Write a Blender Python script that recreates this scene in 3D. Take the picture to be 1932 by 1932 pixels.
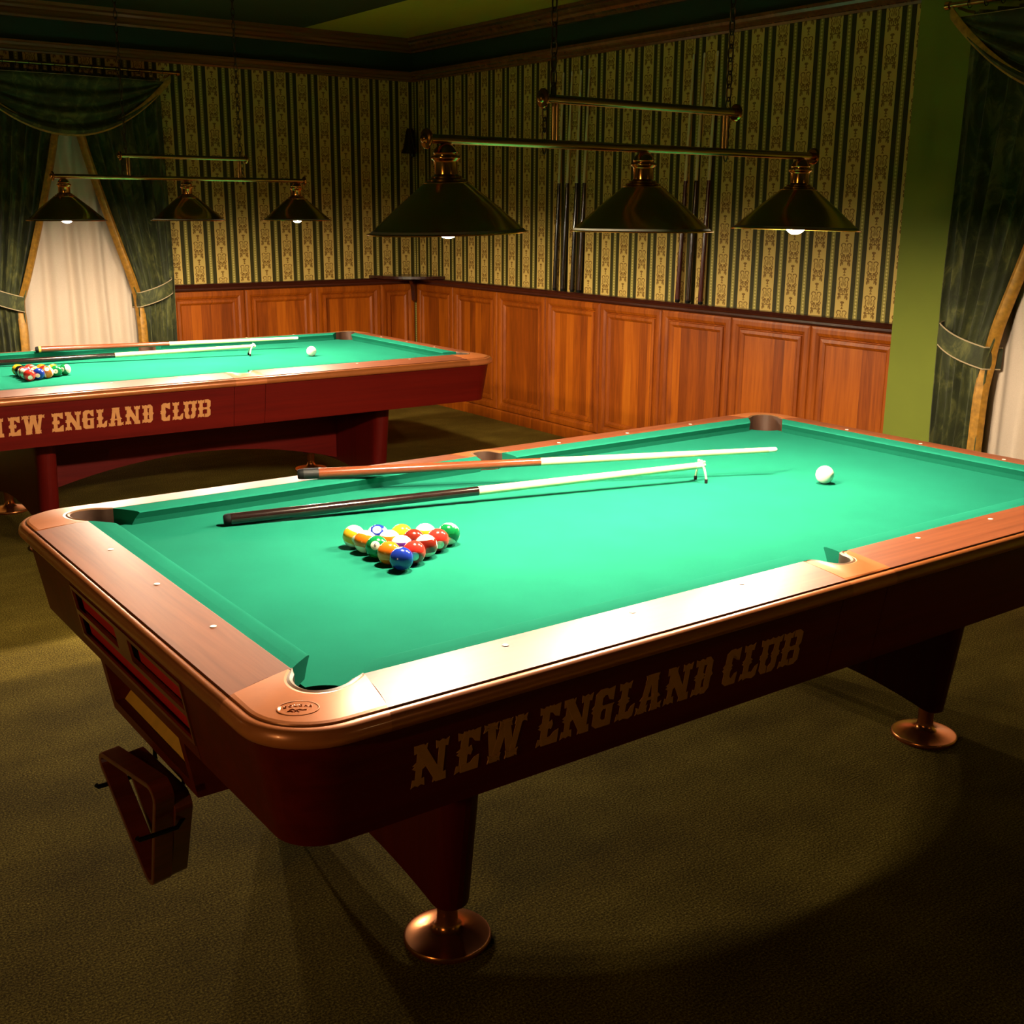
import bpy, bmesh, math, random
from mathutils import Vector, Matrix
random.seed(7)
R=math.radians
sc=bpy.context.scene
COL=sc.collection
for o in list(bpy.data.objects): bpy.data.objects.remove(o)

# ------------------------------------------------------------------ camera, world, exposure
YAW,PIT,ROL,FPX=.6291,.259,.0065,2169.84
_f=Vector((math.sin(YAW)*math.cos(PIT),math.cos(YAW)*math.cos(PIT),-math.sin(PIT)))
_r=Vector((math.cos(YAW),-math.sin(YAW),0)); _u=_r.cross(_f)
_rr=_r*math.cos(ROL)+_u*math.sin(ROL); _uu=_u*math.cos(ROL)-_r*math.sin(ROL)
cd=bpy.data.cameras.new('camera'); cam=bpy.data.objects.new('camera',cd); COL.objects.link(cam)
M=Matrix((( _rr.x,_uu.x,-_f.x,-.8618),(_rr.y,_uu.y,-_f.y,-1.7294),(_rr.z,_uu.z,-_f.z,1.6136),(0,0,0,1)))
cam.matrix_world=M
cd.sensor_width=36; cd.lens=36*FPX/1932; cd.clip_start=.05; cd.clip_end=60
sc.camera=cam
w=bpy.data.worlds.new('world'); sc.world=w; w.use_nodes=True
w.node_tree.nodes['Background'].inputs[0].default_value=(.8,.75,.5,1)
w.node_tree.nodes['Background'].inputs[1].default_value=.002
BULB=1500.0
GLOBE=1.0
LAMP_COL=(1,.83,.59)
sc.view_settings.view_transform='Standard'
sc.view_settings.look='None'; sc.view_settings.exposure=1.1; sc.view_settings.gamma=1
sc.view_settings.use_curve_mapping=False
sc.cycles.use_denoising=True
sc.cycles.max_bounces=6; sc.cycles.use_adaptive_sampling=True; sc.cycles.adaptive_threshold=.03; sc.cycles.caustics_reflective=False; sc.cycles.caustics_refractive=False; sc.cycles.diffuse_bounces=3; sc.cycles.glossy_bounces=3
sc.cycles.sample_clamp_indirect=4

# ------------------------------------------------------------------ materials
class X:                       # tiny expression builder over math nodes
    t=None
    def __init__(s,v): s.v=v
    @staticmethod
    def op(o,*a):
        n=X.t.nodes.new('ShaderNodeMath'); n.operation=o
        for i,q in enumerate(a):
            q=q.v if isinstance(q,X) else q
            if isinstance(q,(int,float)): n.inputs[i].default_value=q
            else: X.t.links.new(q,n.inputs[i])
        return X(n.outputs[0])
    def __add__(s,o): return X.op('ADD',s,o)
    __radd__=__add__
    def __sub__(s,o): return X.op('SUBTRACT',s,o)
    def __rsub__(s,o): return X.op('SUBTRACT',o,s)
    def __mul__(s,o): return X.op('MULTIPLY',s,o)
    __rmul__=__mul__
    def __truediv__(s,o): return X.op('DIVIDE',s,o)
def fr(a): return X.op('FRACT',a)
def flo(a): return X.op('FLOOR',a)
def ab(a): return X.op('ABSOLUTE',a)
def lt(a,b): return X.op('LESS_THAN',a,b)
def mx(a,b): return X.op('MAXIMUM',a,b)
def sq(a): return X.op('SQRT',a)
def newmat(name):
    m=bpy.data.materials.new(name); m.use_nodes=True
    t=m.node_tree; X.t=t
    return m,t,t.nodes['Principled BSDF']
def setp(b,**k):
    for n,v in k.items():
        b.inputs[n.replace('_',' ')].default_value=v
def geo():
    n=X.t.nodes.new('ShaderNodeNewGeometry'); s=X.t.nodes.new('ShaderNodeSeparateXYZ')
    X.t.links.new(n.outputs['Position'],s.inputs[0]); return [X(s.outputs[i]) for i in range(3)]
def obj3():
    n=X.t.nodes.new('ShaderNodeTexCoord'); s=X.t.nodes.new('ShaderNodeSeparateXYZ')
    X.t.links.new(n.outputs['Object'],s.inputs[0]); return [X(s.outputs[i]) for i in range(3)]
def comb(a,b,c):
    n=X.t.nodes.new('ShaderNodeCombineXYZ')
    for i,q in enumerate((a,b,c)):
        q=q.v if isinstance(q,X) else q
        if isinstance(q,(int,float)): n.inputs[i].default_value=q
        else: X.t.links.new(q,n.inputs[i])
    return n.outputs[0]
def noise(vec,scale,detail=3,rough=.5,dist=0):
    n=X.t.nodes.new('ShaderNodeTexNoise'); X.t.links.new(vec,n.inputs['Vector'])
    n.inputs['Scale'].default_value=scale; n.inputs['Detail'].default_value=detail
    n.inputs['Roughness'].default_value=rough; n.inputs['Distortion'].default_value=dist
    return X(n.outputs[0])
def ramp(fac,stops):
    n=X.t.nodes.new('ShaderNodeValToRGB'); X.t.links.new(fac.v,n.inputs[0])
    e=n.color_ramp.elements
    while len(e)<len(stops): e.new(.5)
    for i,(p,c) in enumerate(stops): e[i].position=p; e[i].color=(*c,1)
    return n.outputs[0]
def mix(f,a,b):
    n=X.t.nodes.new('ShaderNodeMix'); n.data_type='RGBA'
    X.t.links.new(f.v,n.inputs[0])
    for i,q in ((6,a),(7,b)):
        if isinstance(q,tuple): n.inputs[i].default_value=(*q,1)
        else: X.t.links.new(q,n.inputs[i])
    return n.outputs[2]
def bump(b,h,strength,dist=.001):
    n=X.t.nodes.new('ShaderNodeBump'); X.t.links.new(h.v,n.inputs['Height'])
    n.inputs['Strength'].default_value=strength; n.inputs['Distance'].default_value=dist
    X.t.links.new(n.outputs[0],b.inputs['Normal'])
def plain(name,col,rough=.5,metal=0,coat=0,var=.08,scale=30,spec=.5):
    m,t,b=newmat(name); setp(b,Roughness=rough,Metallic=metal)
    b.inputs['Coat Weight'].default_value=coat; b.inputs['Coat Roughness'].default_value=.08
    b.inputs['Specular IOR Level'].default_value=spec
    o=obj3(); n=noise(comb(*o),scale)
    t.links.new(ramp(n,[(.3,tuple(c*(1-var) for c in col)),(.7,tuple(min(1,c*(1+var)) for c in col))]),b.inputs['Base Color'])
    return m
def wood(name,dark,light,axis,rough=.3,coat=.3,world=False,sx=60,spec=.5,crough=.1):
    m,t,b=newmat(name)
    p=geo() if world else obj3()
    s=[sx]*3; s[axis]=sx*.035
    v=comb(p[0]*s[0],p[1]*s[1],p[2]*s[2])
    n=noise(v,1,6,.6,.6); n2=noise(v,.18,2,.5,1.5)
    f=n*.6+n2*.4
    t.links.new(ramp(f,[(.32,dark),(.5,tuple((a+c)/2 for a,c in zip(dark,light))),(.68,light)]),b.inputs['Base Color'])
    setp(b,Roughness=rough); b.inputs['Coat Weight'].default_value=coat; b.inputs['Coat Roughness'].default_value=crough
    b.inputs['Specular IOR Level'].default_value=spec
    return m
def panelwood(name,planks=True):
    m,t,b=newmat(name)
    x,y,z=geo(); s=x+y
    pl=flo(s*13.0)
    wn=X.t.nodes.new('ShaderNodeTexWhiteNoise'); wn.noise_dimensions='1D'; t.links.new(pl.v,wn.inputs['W'])
    tone=X(wn.outputs[0])
    g=noise(comb(s*70+tone*40,0,z*3.2),1,6,.6,.8); g2=noise(comb(s*14+tone*9,0,z*1.4),1,3,.5,2.0)
    f=g*.35+g2*.35+tone*(.32 if planks else .12)+(0 if planks else .08)
    t.links.new(ramp(f,[(.2,(.09,.014,.001)),(.45,(.25,.050,.002)),(.62,(.40,.092,.003)),(.85,(.50,.145,.008))]),b.inputs['Base Color'])
    setp(b,Roughness=.42); b.inputs['Specular IOR Level'].default_value=.3
    return m
def cloth(name,col,amt=.12,scale=900,rough=1,sheen=0):
    m,t,b=newmat(name); o=geo(); v=comb(*o)
    n=noise(v,scale,2); n2=noise(v,6,3)
    f=n*.6+n2*.4
    t.links.new(ramp(f,[(.3,tuple(c*(1-amt) for c in col)),(.7,tuple(c*(1+amt) for c in col))]),b.inputs['Base Color'])
    setp(b,Roughness=rough); b.inputs['Sheen Weight'].default_value=sheen
    b.inputs['Specular IOR Level'].default_value=.015
    bump(b,n,.2,.0006)
    return m
def wallpaper(name,coord,s0,half0):
    m,t,b=newmat(name); P=geo(); s=P[coord]; z=P[2]
    q=(s-s0)/.1796+.5; k=flo(q); d=(fr(q)-.5)*.1796           # signed distance from stripe centre
    a=ab(d)
    cream=lt(a,.047)
    e=ab(a-.0898)                                              # distance from the thin stripe
    thin=lt(e,.0135)
    dotv=ab(fr(z/.018)-.5); dots=lt(e*60+dotv,.42)
    ph=(k+half0)*.5
    v=fr((z-1.1037)/.178+fr(ph))*.178
    def ell(cx,cz,rx,rz): return sq(((a-cx)/rx)*((a-cx)/rx)+((v-cz)/rz)*((v-cz)/rz))
    nz=noise(comb(s,z,0),330,1)
    m1=lt(ell(0,.022,.0135,.0065),1)
    for c in (lt(ell(0,.012,.0045,.007),1),lt(ell(0,.004,.009,.003),1),
              lt(ell(.0285,.046,.0055,.010),1),lt(ell(.024,.058,.0045,.012),1),lt(ell(.0165,.050,.0035,.010),1),lt(ell(.030,.066,.004,.007),1),
              lt(ab(ell(.012,.076,.012,.013)-1),.20),lt(ell(.012,.078,.004,.008),1),lt(ell(.0,.070,.003,.012),1),lt(ell(.026,.084,.004,.006),1),
              lt(ab(ell(.023,.098,.010,.007)-1),.30)*mx(lt(v,.098),lt(.024,a)),lt(ell(.010,.096,.008,.0025),1),
              lt(ab(ell(.004,.119,.024,.026)-1),.12)*lt(.004,a)*lt(v,.136),lt(ell(.006,.118,.0022,.014),1),lt(ell(.0145,.116,.0026,.009),1),lt(ell(.0,.128,.0016,.017),1),lt(ell(.011,.134,.0022,.007),1),
              lt(ab(ell(.019,.146,.013,.010)-1),.26)*mx(lt(.149,v),lt(.026,a)),lt(ell(.006,.148,.0022,.010),1),lt(ell(0,.167,.010,.0022),1),lt(ell(.0,.172,.004,.005),1)):
        m1=mx(m1,c)
    m1=m1*lt(nz,.66)
    gn=noise(comb(s,P[2],0),260,2)
    dark=ramp(gn,[(.3,(.032,.027,.003)),(.7,(.044,.037,.004))])
    c1=mix(thin,dark,(.30,.24,.05)); c1=mix(dots*thin,c1,(.62,.50,.15))
    c2=mix(m1,(.62,.42,.11),(.19,.095,.012))
    t.links.new(mix(cream,c1,c2),b.inputs['Base Color'])
    setp(b,Roughness=.62); b.inputs['Specular IOR Level'].default_value=.25
    return m
MT={}
MT['cloth']=cloth('green_table_cloth',(.010,.142,.090))
MT['rail_x']=wood('rail_laminate_long',(.13,.030,.009),(.27,.072,.024),0,.46,.05,crough=.35,spec=.38)
MT['rail_y']=wood('rail_laminate_end',(.13,.030,.009),(.27,.072,.024),1,.46,.05,crough=.35,spec=.38)
MT['cast']=plain('brown_casting',(.55,.16,.045),.34,.2,.25,.05)
MT['edging']=plain('bronze_edging',(.42,.12,.030),.3,.3,.2,.05)
MT['apron_x']=wood('mahogany_long',(.08,.002,.001),(.14,.005,.002),0,.45,0,sx=40,spec=.18)
MT['apron_y']=wood('mahogany_end',(.10,.008,.002),(.18,.018,.004),1,.45,0,sx=40,spec=.18)
MT['leg']=wood('mahogany_upright',(.075,.002,.001),(.12,.004,.002),2,.45,0,sx=40,spec=.18)
MT['black']=plain('black_paint',(.004,.003,.003),.6)
MT['liner']=plain('pocket_leather',(.050,.020,.010),.55)
MT['liner_top']=plain('pocket_rim',(.16,.075,.03),.45)
MT['bronze']=plain('bronze_foot',(.62,.20,.055),.24,.9,0,.06)
MT['frame']=plain('bronze_frame',(.24,.062,.018),.3,.3)
MT['red']=plain('red_felt',(.55,.008,.008),.8)
MT['ochre']=plain('ochre_board',(.85,.42,.05),.6)
MT['letters']=plain('beige_letters',(.60,.25,.075),.6)
MT['sight']=plain('pearl_sight',(.85,.75,.6),.3)
MT['brass']=plain('antique_brass',(.60,.27,.06),.15,1,0,.12,12)
MT['brass_bar']=plain('brass_bar',(.50,.29,.09),.27,1,0,.08,12)
MT['shade']=plain('dark_brass_shade',(.58,.29,.05),.19,1,0,.12,6)
MT['enamel']=plain('white_enamel',(.20,.18,.14),.5)
MT['chain']=plain('dark_chain',(.05,.03,.015),.4,.8)
MT['drape']=None
MT['gold']=plain('gold_braid',(.40,.19,.02),.5,.15,0,.3,40)
MT['piping']=plain('cream_piping',(.5,.38,.22),.6)
MT['rack']=wood('dark_red_rack_wood',(.10,.013,.006),(.20,.03,.012),0,.28,.4,sx=50)
MT['steel']=plain('black_steel',(.012,.010,.010),.3,.6)
MT['maple']=wood('maple_shaft',(.62,.50,.24),(.85,.74,.42),2,.3,.4,sx=50)
MT['butt_brown']=wood('brown_butt',(.10,.022,.008),(.23,.055,.018),2,.22,.5,sx=60)
MT['butt_black']=plain('black_butt',(.012,.005,.004),.18,0,.6)
MT['butt_wine']=plain('wine_butt',(.07,.006,.006),.2,0,.5)
MT['rubber']=plain('black_rubber',(.006,.006,.006),.75,spec=.15)
MT['tip']=plain('cue_tip',(.75,.72,.6),.6)
MT['silver']=plain('polished_nickel',(.72,.72,.48),.25,.35)
MT['panel']=panelwood('wainscot_centre',True)
MT['stile']=panelwood('wainscot_frame',False)
MT['cap']=wood('dark_cap',(.028,.005,.003),(.055,.010,.005),0,.3,.4,sx=30)
MT['mould']=wood('walnut_moulding',(.11,.036,.009),(.22,.080,.022),0,.25,.5,sx=30)
MT['frieze']=plain('dark_green_paint',(.010,.030,.014),.7,0,0,.05,3)
MT['greenwall']=plain('green_wall_paint',(.165,.20,.012),.75,0,0,.04,5)
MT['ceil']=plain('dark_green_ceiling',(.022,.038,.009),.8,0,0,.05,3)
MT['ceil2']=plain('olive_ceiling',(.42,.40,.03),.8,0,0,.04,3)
MT['glass']=plain('night_glass',(.01,.012,.015),.05)
MT['frame_white']=plain('window_paint',(.5,.45,.35),.5)
MT['backwall']=plain('back_wall_paint',(.03,.045,.012),.8)
MT['sconce']=plain('sconce_metal',(.035,.015,.008),.22,.6)
# velvet drape with a mottled pattern
m,t,b=newmat('green_velvet'); o=geo(); v=comb(o[0],o[1],o[2]*.6)
n=noise(v,9,5,.65,1.2)
t.links.new(ramp(n,[(.40,(.026,.030,.006)),(.52,(.048,.054,.012)),(.62,(.12,.12,.03))]),b.inputs['Base Color'])
setp(b,Roughness=.75); b.inputs['Sheen Weight'].default_value=.08; MT['drape']=m
# sheer
m,t,b=newmat('cream_sheer'); o=geo(); n=noise(comb(o[0],o[1],o[2]),500,1)
t.links.new(ramp(n,[(.35,(.62,.49,.38)),(.65,(.70,.56,.44))]),b.inputs['Base Color']); setp(b,Roughness=.9)
b.inputs['Transmission Weight'].default_value=0; MT['sheer']=m
# carpet: looped pile
m,t,b=newmat('olive_carpet'); x,y,z=geo()
n1=noise(comb(x,y,z),190,2,.7); n2=noise(comb(x,y,z),2.2,4,.6); n3=noise(comb(x*.4,y*2.0,z),3.0,3,.5,.5)
row=ab(fr(y*95)-.5)*.5
f=n1*.72+n2*.22+n3*.10+row*.16-.10
t.links.new(ramp(f,[(.36,(.055,.034,.003)),(.5,(.19,.132,.016)),(.64,(.42,.32,.062))]),b.inputs['Base Color'])
setp(b,Roughness=.95); b.inputs['Specular IOR Level'].default_value=.1; bump(b,n1+row,.5,.002); MT['carpet']=m
# bulb
m,t,b=newmat('glowing_bulb'); setp(b,Roughness=.5)
b.inputs['Base Color'].default_value=(1,1,1,1)
b.inputs['Emission Color'].default_value=(*LAMP_COL,1); b.inputs['Emission Strength'].default_value=BULB; MT['bulb']=m

# ------------------------------------------------------------------ mesh helpers
class MB:
    def __init__(s): s.v=[];s.f=[];s.sm=[]
    def add(s,vs,fs,smooth=False):
        n=len(s.v); s.v+= [tuple(p) for p in vs]; s.f+=[tuple(n+i for i in q) for q in fs]; s.sm+=[smooth]*len(fs); return s
    def box(s,a,b):
        x0,y0,z0=a;x1,y1,z1=b
        return s.add([(x0,y0,z0),(x1,y0,z0),(x1,y1,z0),(x0,y1,z0),(x0,y0,z1),(x1,y0,z1),(x1,y1,z1),(x0,y1,z1)],
              [(0,3,2,1),(4,5,6,7),(0,1,5,4),(1,2,6,5),(2,3,7,6),(3,0,4,7)])
    def hexa(s,P): return s.add(P,[(0,3,2,1),(4,5,6,7),(0,1,5,4),(1,2,6,5),(2,3,7,6),(3,0,4,7)])
    def prism(s,poly,fn,d0,d1):       # poly of 2d points, fn(p,d)->3d
        n=len(poly); vs=[fn(p,d0) for p in poly]+[fn(p,d1) for p in poly]
        return s.add(vs,[tuple(range(n))[::-1],tuple(range(n,2*n))]+[(i,(i+1)%n,n+(i+1)%n,n+i) for i in range(n)])
    def grid(s,rows,closed=False,smooth=True,capends=False,ring=False):
        nr=len(rows);nc=len(rows[0]); vs=[p for r in rows for p in r]; fs=[]
        for i in range(nr-1+(1 if ring else 0)):
            for j in range(nc-1+(1 if closed else 0)):
                a=i*nc+j;b=i*nc+(j+1)%nc;i2=(i+1)%nr
                fs.append((a,b,i2*nc+(j+1)%nc,i2*nc+j))
        s.add(vs,fs,smooth)
        if capends:
            n=len(s.v)-len(vs)
            s.f.append(tuple(n+j for j in range(nc))[::-1]); s.f.append(tuple(n+(nr-1)*nc+j for j in range(nc))); s.sm+=[False,False]
        return s
    def lathe(s,prof,seg=24,c=(0,0,0),smooth=True):   # (r,z)
        rows=[[(c[0]+r*math.cos(2*math.pi*k/seg),c[1]+r*math.sin(2*math.pi*k/seg),c[2]+z) for k in range(seg)] for r,z in prof]
        return s.grid(rows,closed=True,smooth=smooth)
    def tube(s,pts,r,seg=8,cap=True):
        pts=[Vector(p) for p in pts]; rows=[]; up=Vector((0,0,1))
        for i,p in enumerate(pts):
            d=(pts[min(i+1,len(pts)-1)]-pts[max(i-1,0)]).normalized()
            a=d.cross(up)
            if a.length<.05: a=d.cross(Vector((1,0,0)))
            a.normalize(); b=a.cross(d)
            rr=r[i] if isinstance(r,(list,tuple)) else r
            rows.append([tuple(p+a*rr*math.cos(2*math.pi*k/seg)+b*rr*math.sin(2*math.pi*k/seg)) for k in range(seg)])
        return s.grid(rows,closed=True,capends=cap)
    def build(s,name,mat,parent=None,off=(0,0,0),weld=False):
        me=bpy.data.meshes.new(name)
        me.from_pydata([(p[0]-off[0],p[1]-off[1],p[2]-off[2]) for p in s.v],[],s.f)
        for i,p in enumerate(me.polygons): p.use_smooth=s.sm[i]
        bm=bmesh.new(); bm.from_mesh(me)
        if weld: bmesh.ops.remove_doubles(bm,verts=bm.verts,dist=1e-5)
        bmesh.ops.recalc_face_normals(bm,faces=bm.faces)
        for e in bm.edges: e.smooth=len(e.link_faces)==2 and e.calc_face_angle(0)<.7
        bm.to_mesh(me); bm.free()
        for mm in (mat if isinstance(mat,list) else [mat]): me.materials.append(mm)
        o=bpy.data.objects.new(name,me); COL.objects.link(o)
        if parent: o.parent=parent
        else: o.location=off
        return o
def empty(name,loc=(0,0,0),rz=0):
    o=bpy.data.objects.new(name,None); COL.objects.link(o); o.location=loc; o.rotation_euler=(0,0,rz); o.empty_display_size=.1; return o
def tag(o,label=None,cat=None,group=None,kind=None):
    for k,v in (('label',label),('category',cat),('group',group),('kind',kind)):
        if v: o[k]=v
    return o
def struct(o): o['kind']='structure'; return o
def kids(o): return [c for c in bpy.data.objects if c.parent==o]
def copy_tree(o,parent=None):
    c=o.copy(); COL.objects.link(c); c.parent=parent
    if o.parent and parent: c.matrix_parent_inverse=o.matrix_parent_inverse.copy()
    for ch in kids(o): copy_tree(ch,c)
    return c
def resample(P,n):
    L=[0]
    for a,b in zip(P,P[1:]): L.append(L[-1]+math.dist(a,b))
    out=[];j=0
    for i in range(n):
        t=L[-1]*i/(n-1)
        while j<len(P)-2 and L[j+1]<t: j+=1
        q=(t-L[j])/max(1e-9,L[j+1]-L[j]); out.append(tuple(a+(b-a)*q for a,b in zip(P[j],P[j+1])))
    return out
def lerp(a,b,t): return a+(b-a)*t

# ------------------------------------------------------------------ room shell
xR,yL=4.301,6.7637
XW,YS=-3.4,-5.2                       # walls behind the camera
CEIL=2.90
YE=1.912                              # where the panelled wall stops at the pier
XP=4.176                              # face of the green pier wall
struct(MB().box((XW-.1,YS-.1,-.1),(xR+.1,yL+.1,0)).build('floor',MT['carpet']))
ST=3.29
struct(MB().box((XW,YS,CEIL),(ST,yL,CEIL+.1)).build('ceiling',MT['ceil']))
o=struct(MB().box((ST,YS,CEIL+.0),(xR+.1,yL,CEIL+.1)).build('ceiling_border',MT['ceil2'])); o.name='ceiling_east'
MT['wpL']=wallpaper('striped_wallpaper_back',0,2.2303,0)
MT['wpR']=wallpaper('striped_wallpaper_side',1,3.0536,0)
struct(MB().box((XW,yL,0),(xR+.1,yL+.1,CEIL)).build('wall_back',MT['wpL']))
struct(MB().box((xR,YE-.05,0),(xR+.1,yL,CEIL)).build('wall_right',MT['wpR']))
struct(MB().box((XP,YS,0),(xR+.1,YE,CEIL)).build('wall_pier',MT['greenwall']))
struct(MB().box((XW-.1,YS,0),(XW,yL+.1,CEIL)).build('wall_left',MT['backwall']))
struct(MB().box((XW,YS-.1,0),(xR+.1,YS,CEIL)).build('wall_front',MT['backwall']))
# frieze band between the two mouldings, mitred cornices running round the corner
def run_profile2(name,prof,mat): return run_profile(name,prof,mat,2.143)
def run_profile(name,prof,mat,xa=XW):        # prof: (distance from wall, z)
    rows=[]
    for d,z in prof:
        rows.append([(xa,yL-d,z),(xR-d,yL-d,z),(xR-d,YE,z)])
    mb=MB(); mb.grid(rows,ring=True,smooth=False)
    return struct(mb.build(name,mat))
run_profile('trim_1',[(0,2.655),(.012,2.655),(.012,2.90),(0,2.90)],MT['frieze'])
run_profile('trim_2',[(0,2.585),(.018,2.585),(.022,2.598),(.034,2.602),(.036,2.618),(.050,2.626),(.058,2.640),(.064,2.642),(.064,2.656),(0,2.656)],MT['mould'])
run_profile('trim_3',[(.012,2.800),(.030,2.802),(.034,2.816),(.058,2.826),(.074,2.842),(.090,2.852),(.094,2.868),(.120,2.878),(.124,2.899),(.012,2.899)],MT['mould'])
# dado cap and plinth
run_profile2('trim_4',[(0,.990),(.030,.990),(.036,1.000),(.036,1.012),(.048,1.022),(.052,1.034),(.046,1.042),(0,1.044)],MT['cap'])
run_profile2('baseboard_back',[(0,0),(.020,0),(.020,.070),(.014,.082),(0,.084)],MT['stile'])
# wainscot panels
def wall_map(wall):
    if wall=='L': return lambda s,z,d:(s,yL-d,z)
    return lambda s,z,d:(xR-d,s,z)
def panel(n,wall,s0,s1,z0=.084,z1=.990,crop=None):
    F=wall_map(wall); G=.0012
    rings=[(G,.002),(G,.014),(.006,.021),(.018,.024),(.040,.024),(.056,.018),(.062,.010),(.066,.010),(.070,.019),(.088,.021),(.100,.013),(.104,.008)]
    mb=MB(); rows=[]
    for i,d in rings:
        a,b,c,e=s0+i,s1-i,z0+i,z1-i
        if crop: a=max(a,crop)
        rows.append([F(a,c,d),F(b,c,d),F(b,e,d),F(a,e,d)])
    mb.grid(rows,closed=True,smooth=False)
    o=struct(mb.build('trim_%d'%n,MT['stile']))
    mc=MB(); mc.add(rows[-1],[(0,1,2,3)]); mc.build('centre_panel',MT['panel'],o)
    return o
n=5
for s0,s1 in ((6.169,6.735),(5.552,6.169),(4.942,5.552),(4.330,4.942),(3.722,4.330),(3.118,3.722),(2.516,3.118)): panel(n,'R',s0,s1); n+=1
panel(n,'R',1.914,2.516); n+=1
for s0,s1 in ((3.945,4.275),(3.350,3.945),(2.748,3.350),(2.143,2.748)): panel(n,'L',s0,s1); n+=1
# windows behind the curtains
def window(n,F,c):
    mb=MB()
    def B(a,b,z0,z1,d0,d1): mb.hexa([F(a,d0,z0),F(b,d0,z0),F(b,d1,z0),F(a,d1,z0),F(a,d0,z1),F(b,d0,z1),F(b,d1,z1),F(a,d1,z1)])
    for a,b in ((-.55,-.49),(-.03,.03),(.49,.55)): B(c+a,c+b,.55,2.30,.0,.018)
    for z in (.55,1.40,2.24): B(c-.55,c+.55,z,z+.06,.0,.019)
    o=struct(mb.build('window_%d'%n,MT['frame_white']))
    g=MB(); g.hexa([F(c+a,d,z) for z in (.6,2.25) for a,d in ((-.5,.004),(.5,.004),(.5,.010),(-.5,.010))])
    g.build('pane',MT['glass'],o)
WL=lambda s,d,z:(s,yL-d,z)
WR=lambda s,d,z:(XP-d,-s,z)            # s grows to the right as seen from the room
window(1,WL,1.49); window(2,WR,-.88)

# ------------------------------------------------------------------ pool table (corner frame: x along, y across, nose corner at 0,0)
TL,TW=2.54,1.27
CO=(1.27,.635,0)                       # table origin
BED=.779
SIDE={'S':lambda s,o,z:(s,-o,z),'N':lambda s,o,z:(s,TW+o,z),'A':lambda s,o,z:(-o,s,z),'B':lambda s,o,z:(TL+o,s,z)}
OUT=[(.185,.810),(.1858,.8078),(.1880,.8066),(.192,.8068),(.198,.8055),(.2040,.8000),(.2075,.790),(.2075,.782),(.204,.775),(.196,.771),(.184,.771)]
def crown(o): return lerp(.8222,.810,max(0,(o-.062)/.123)**1.3)
RAILP=[(.060,.772),(.060,.8215)]+[(o,crown(o)) for o in (.062,.085,.11,.135,.16,.178)]+OUT[:3]+[(.1885,.772)]
def xj(o): return .030 if o<.06 else lerp(.030,.004,min(1,((o-.06)/.147))**1.8)
def rail(parent,side,e0,e1,mat):
    F=SIDE[side]; rows=[]
    for k in range(9):
        t=k/8; rows.append([F(lerp(e0(o),e1(o),t),o,z) for o,z in RAILP])
    mb=MB(); mb.grid(rows,closed=True,smooth=False,capends=True)
    for i in range(len(mb.sm)-2): mb.sm[i]=(i%len(RAILP)) in (2,3,4,5,6)
    ro=mb.build('rail',mat,parent,CO,weld=False)
    TP=OUT[2:]; rows=[[F(lerp(e0(o),e1(o),k/8),o,z) for o,z in TP] for k in range(9)]
    mb=MB(); mb.grid(rows,closed=True,smooth=True,capends=True); mb.build('rail_edging',MT['edging'],ro,CO)
    return ro
def cushion(parent,side,n0,b0,n1,b1):
    F=SIDE[side]; P=[(.0612,.8218),(.040,.8215),(.012,.8195),(.004,.8180),(.0008,.8160),(0,.8145),(.0015,.8125),(.012,.796),(.020,BED-.001),(.0612,BED-.001)]
    rows=[]
    for k in range(13):
        t=k/12
        row=[]
        for o,z in P:
            q=o/.0612; a=lerp(n0,b0,q); b=lerp(n1,b1,q); row.append(F(lerp(a,b,t),o,z))
        rows.append(row)
    mb=MB(); mb.grid(rows,closed=True,smooth=False,capends=True)
    for i in range(len(mb.sm)-2): mb.sm[i]=(i%10) in (1,2,3,4,5)
    return mb.build('cushion',MT['cloth'],parent,CO)
HC=[(-.060,.034),(-.072,.020),(-.0885,-.004),(-.095,-.026),(-.0955,-.050),(-.088,-.071)]
HC=HC+[(b,a) for a,b in HC[::-1][0:]]
SP=[(-.079,.0605),(-.060,.066),(-.050,.078),(-.048,.094),(-.042,.112),(-.030,.126),(-.013,.134)]
SP=SP+[(-a,b) for a,b in SP[::-1]]
def smoothp(P,n):
    for _ in range(2):
        Q=[P[0]]
        for a,b in zip(P,P[1:]): Q+= [tuple(lerp(x,y,.25) for x,y in zip(a,b)),tuple(lerp(x,y,.75) for x,y in zip(a,b))]
        P=Q+[P[-1]]
    return resample(P,n)
K=33
def outer_corner(o):
    c=-.067; r=o+c; P=[(-o,xj(o))]
    for k in range(17):
        a=math.pi+math.pi/2*k/16; P.append((c+r*math.cos(a),c+r*math.sin(a)))
    P.append((xj(o),-o)); return resample(P,K)
def corner_xy(kx,ky): return lambda p,z:((TL-p[0]) if kx else p[0],(TW-p[1]) if ky else p[1],z)
def liner_rows(inner,shrink_to,T):
    # inner boundary shrunk toward centre
    sh=[]
    n=len(inner)
    for i,p in enumerate(inner):
        a=inner[max(0,i-1)];b=inner[min(n-1,i+1)]
        tx,ty=b[0]-a[0],b[1]-a[1]; L=math.hypot(tx,ty)or 1
        nx,ny=-ty/L,tx/L
        if (nx*(shrink_to[0]-p[0])+ny*(shrink_to[1]-p[1]))<0: nx,ny=-nx,-ny
        w=.011*min(1,.25+min(i,n-1-i)/4)
        sh.append((p[0]+nx*w,p[1]+ny*w))
    return sh
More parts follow.
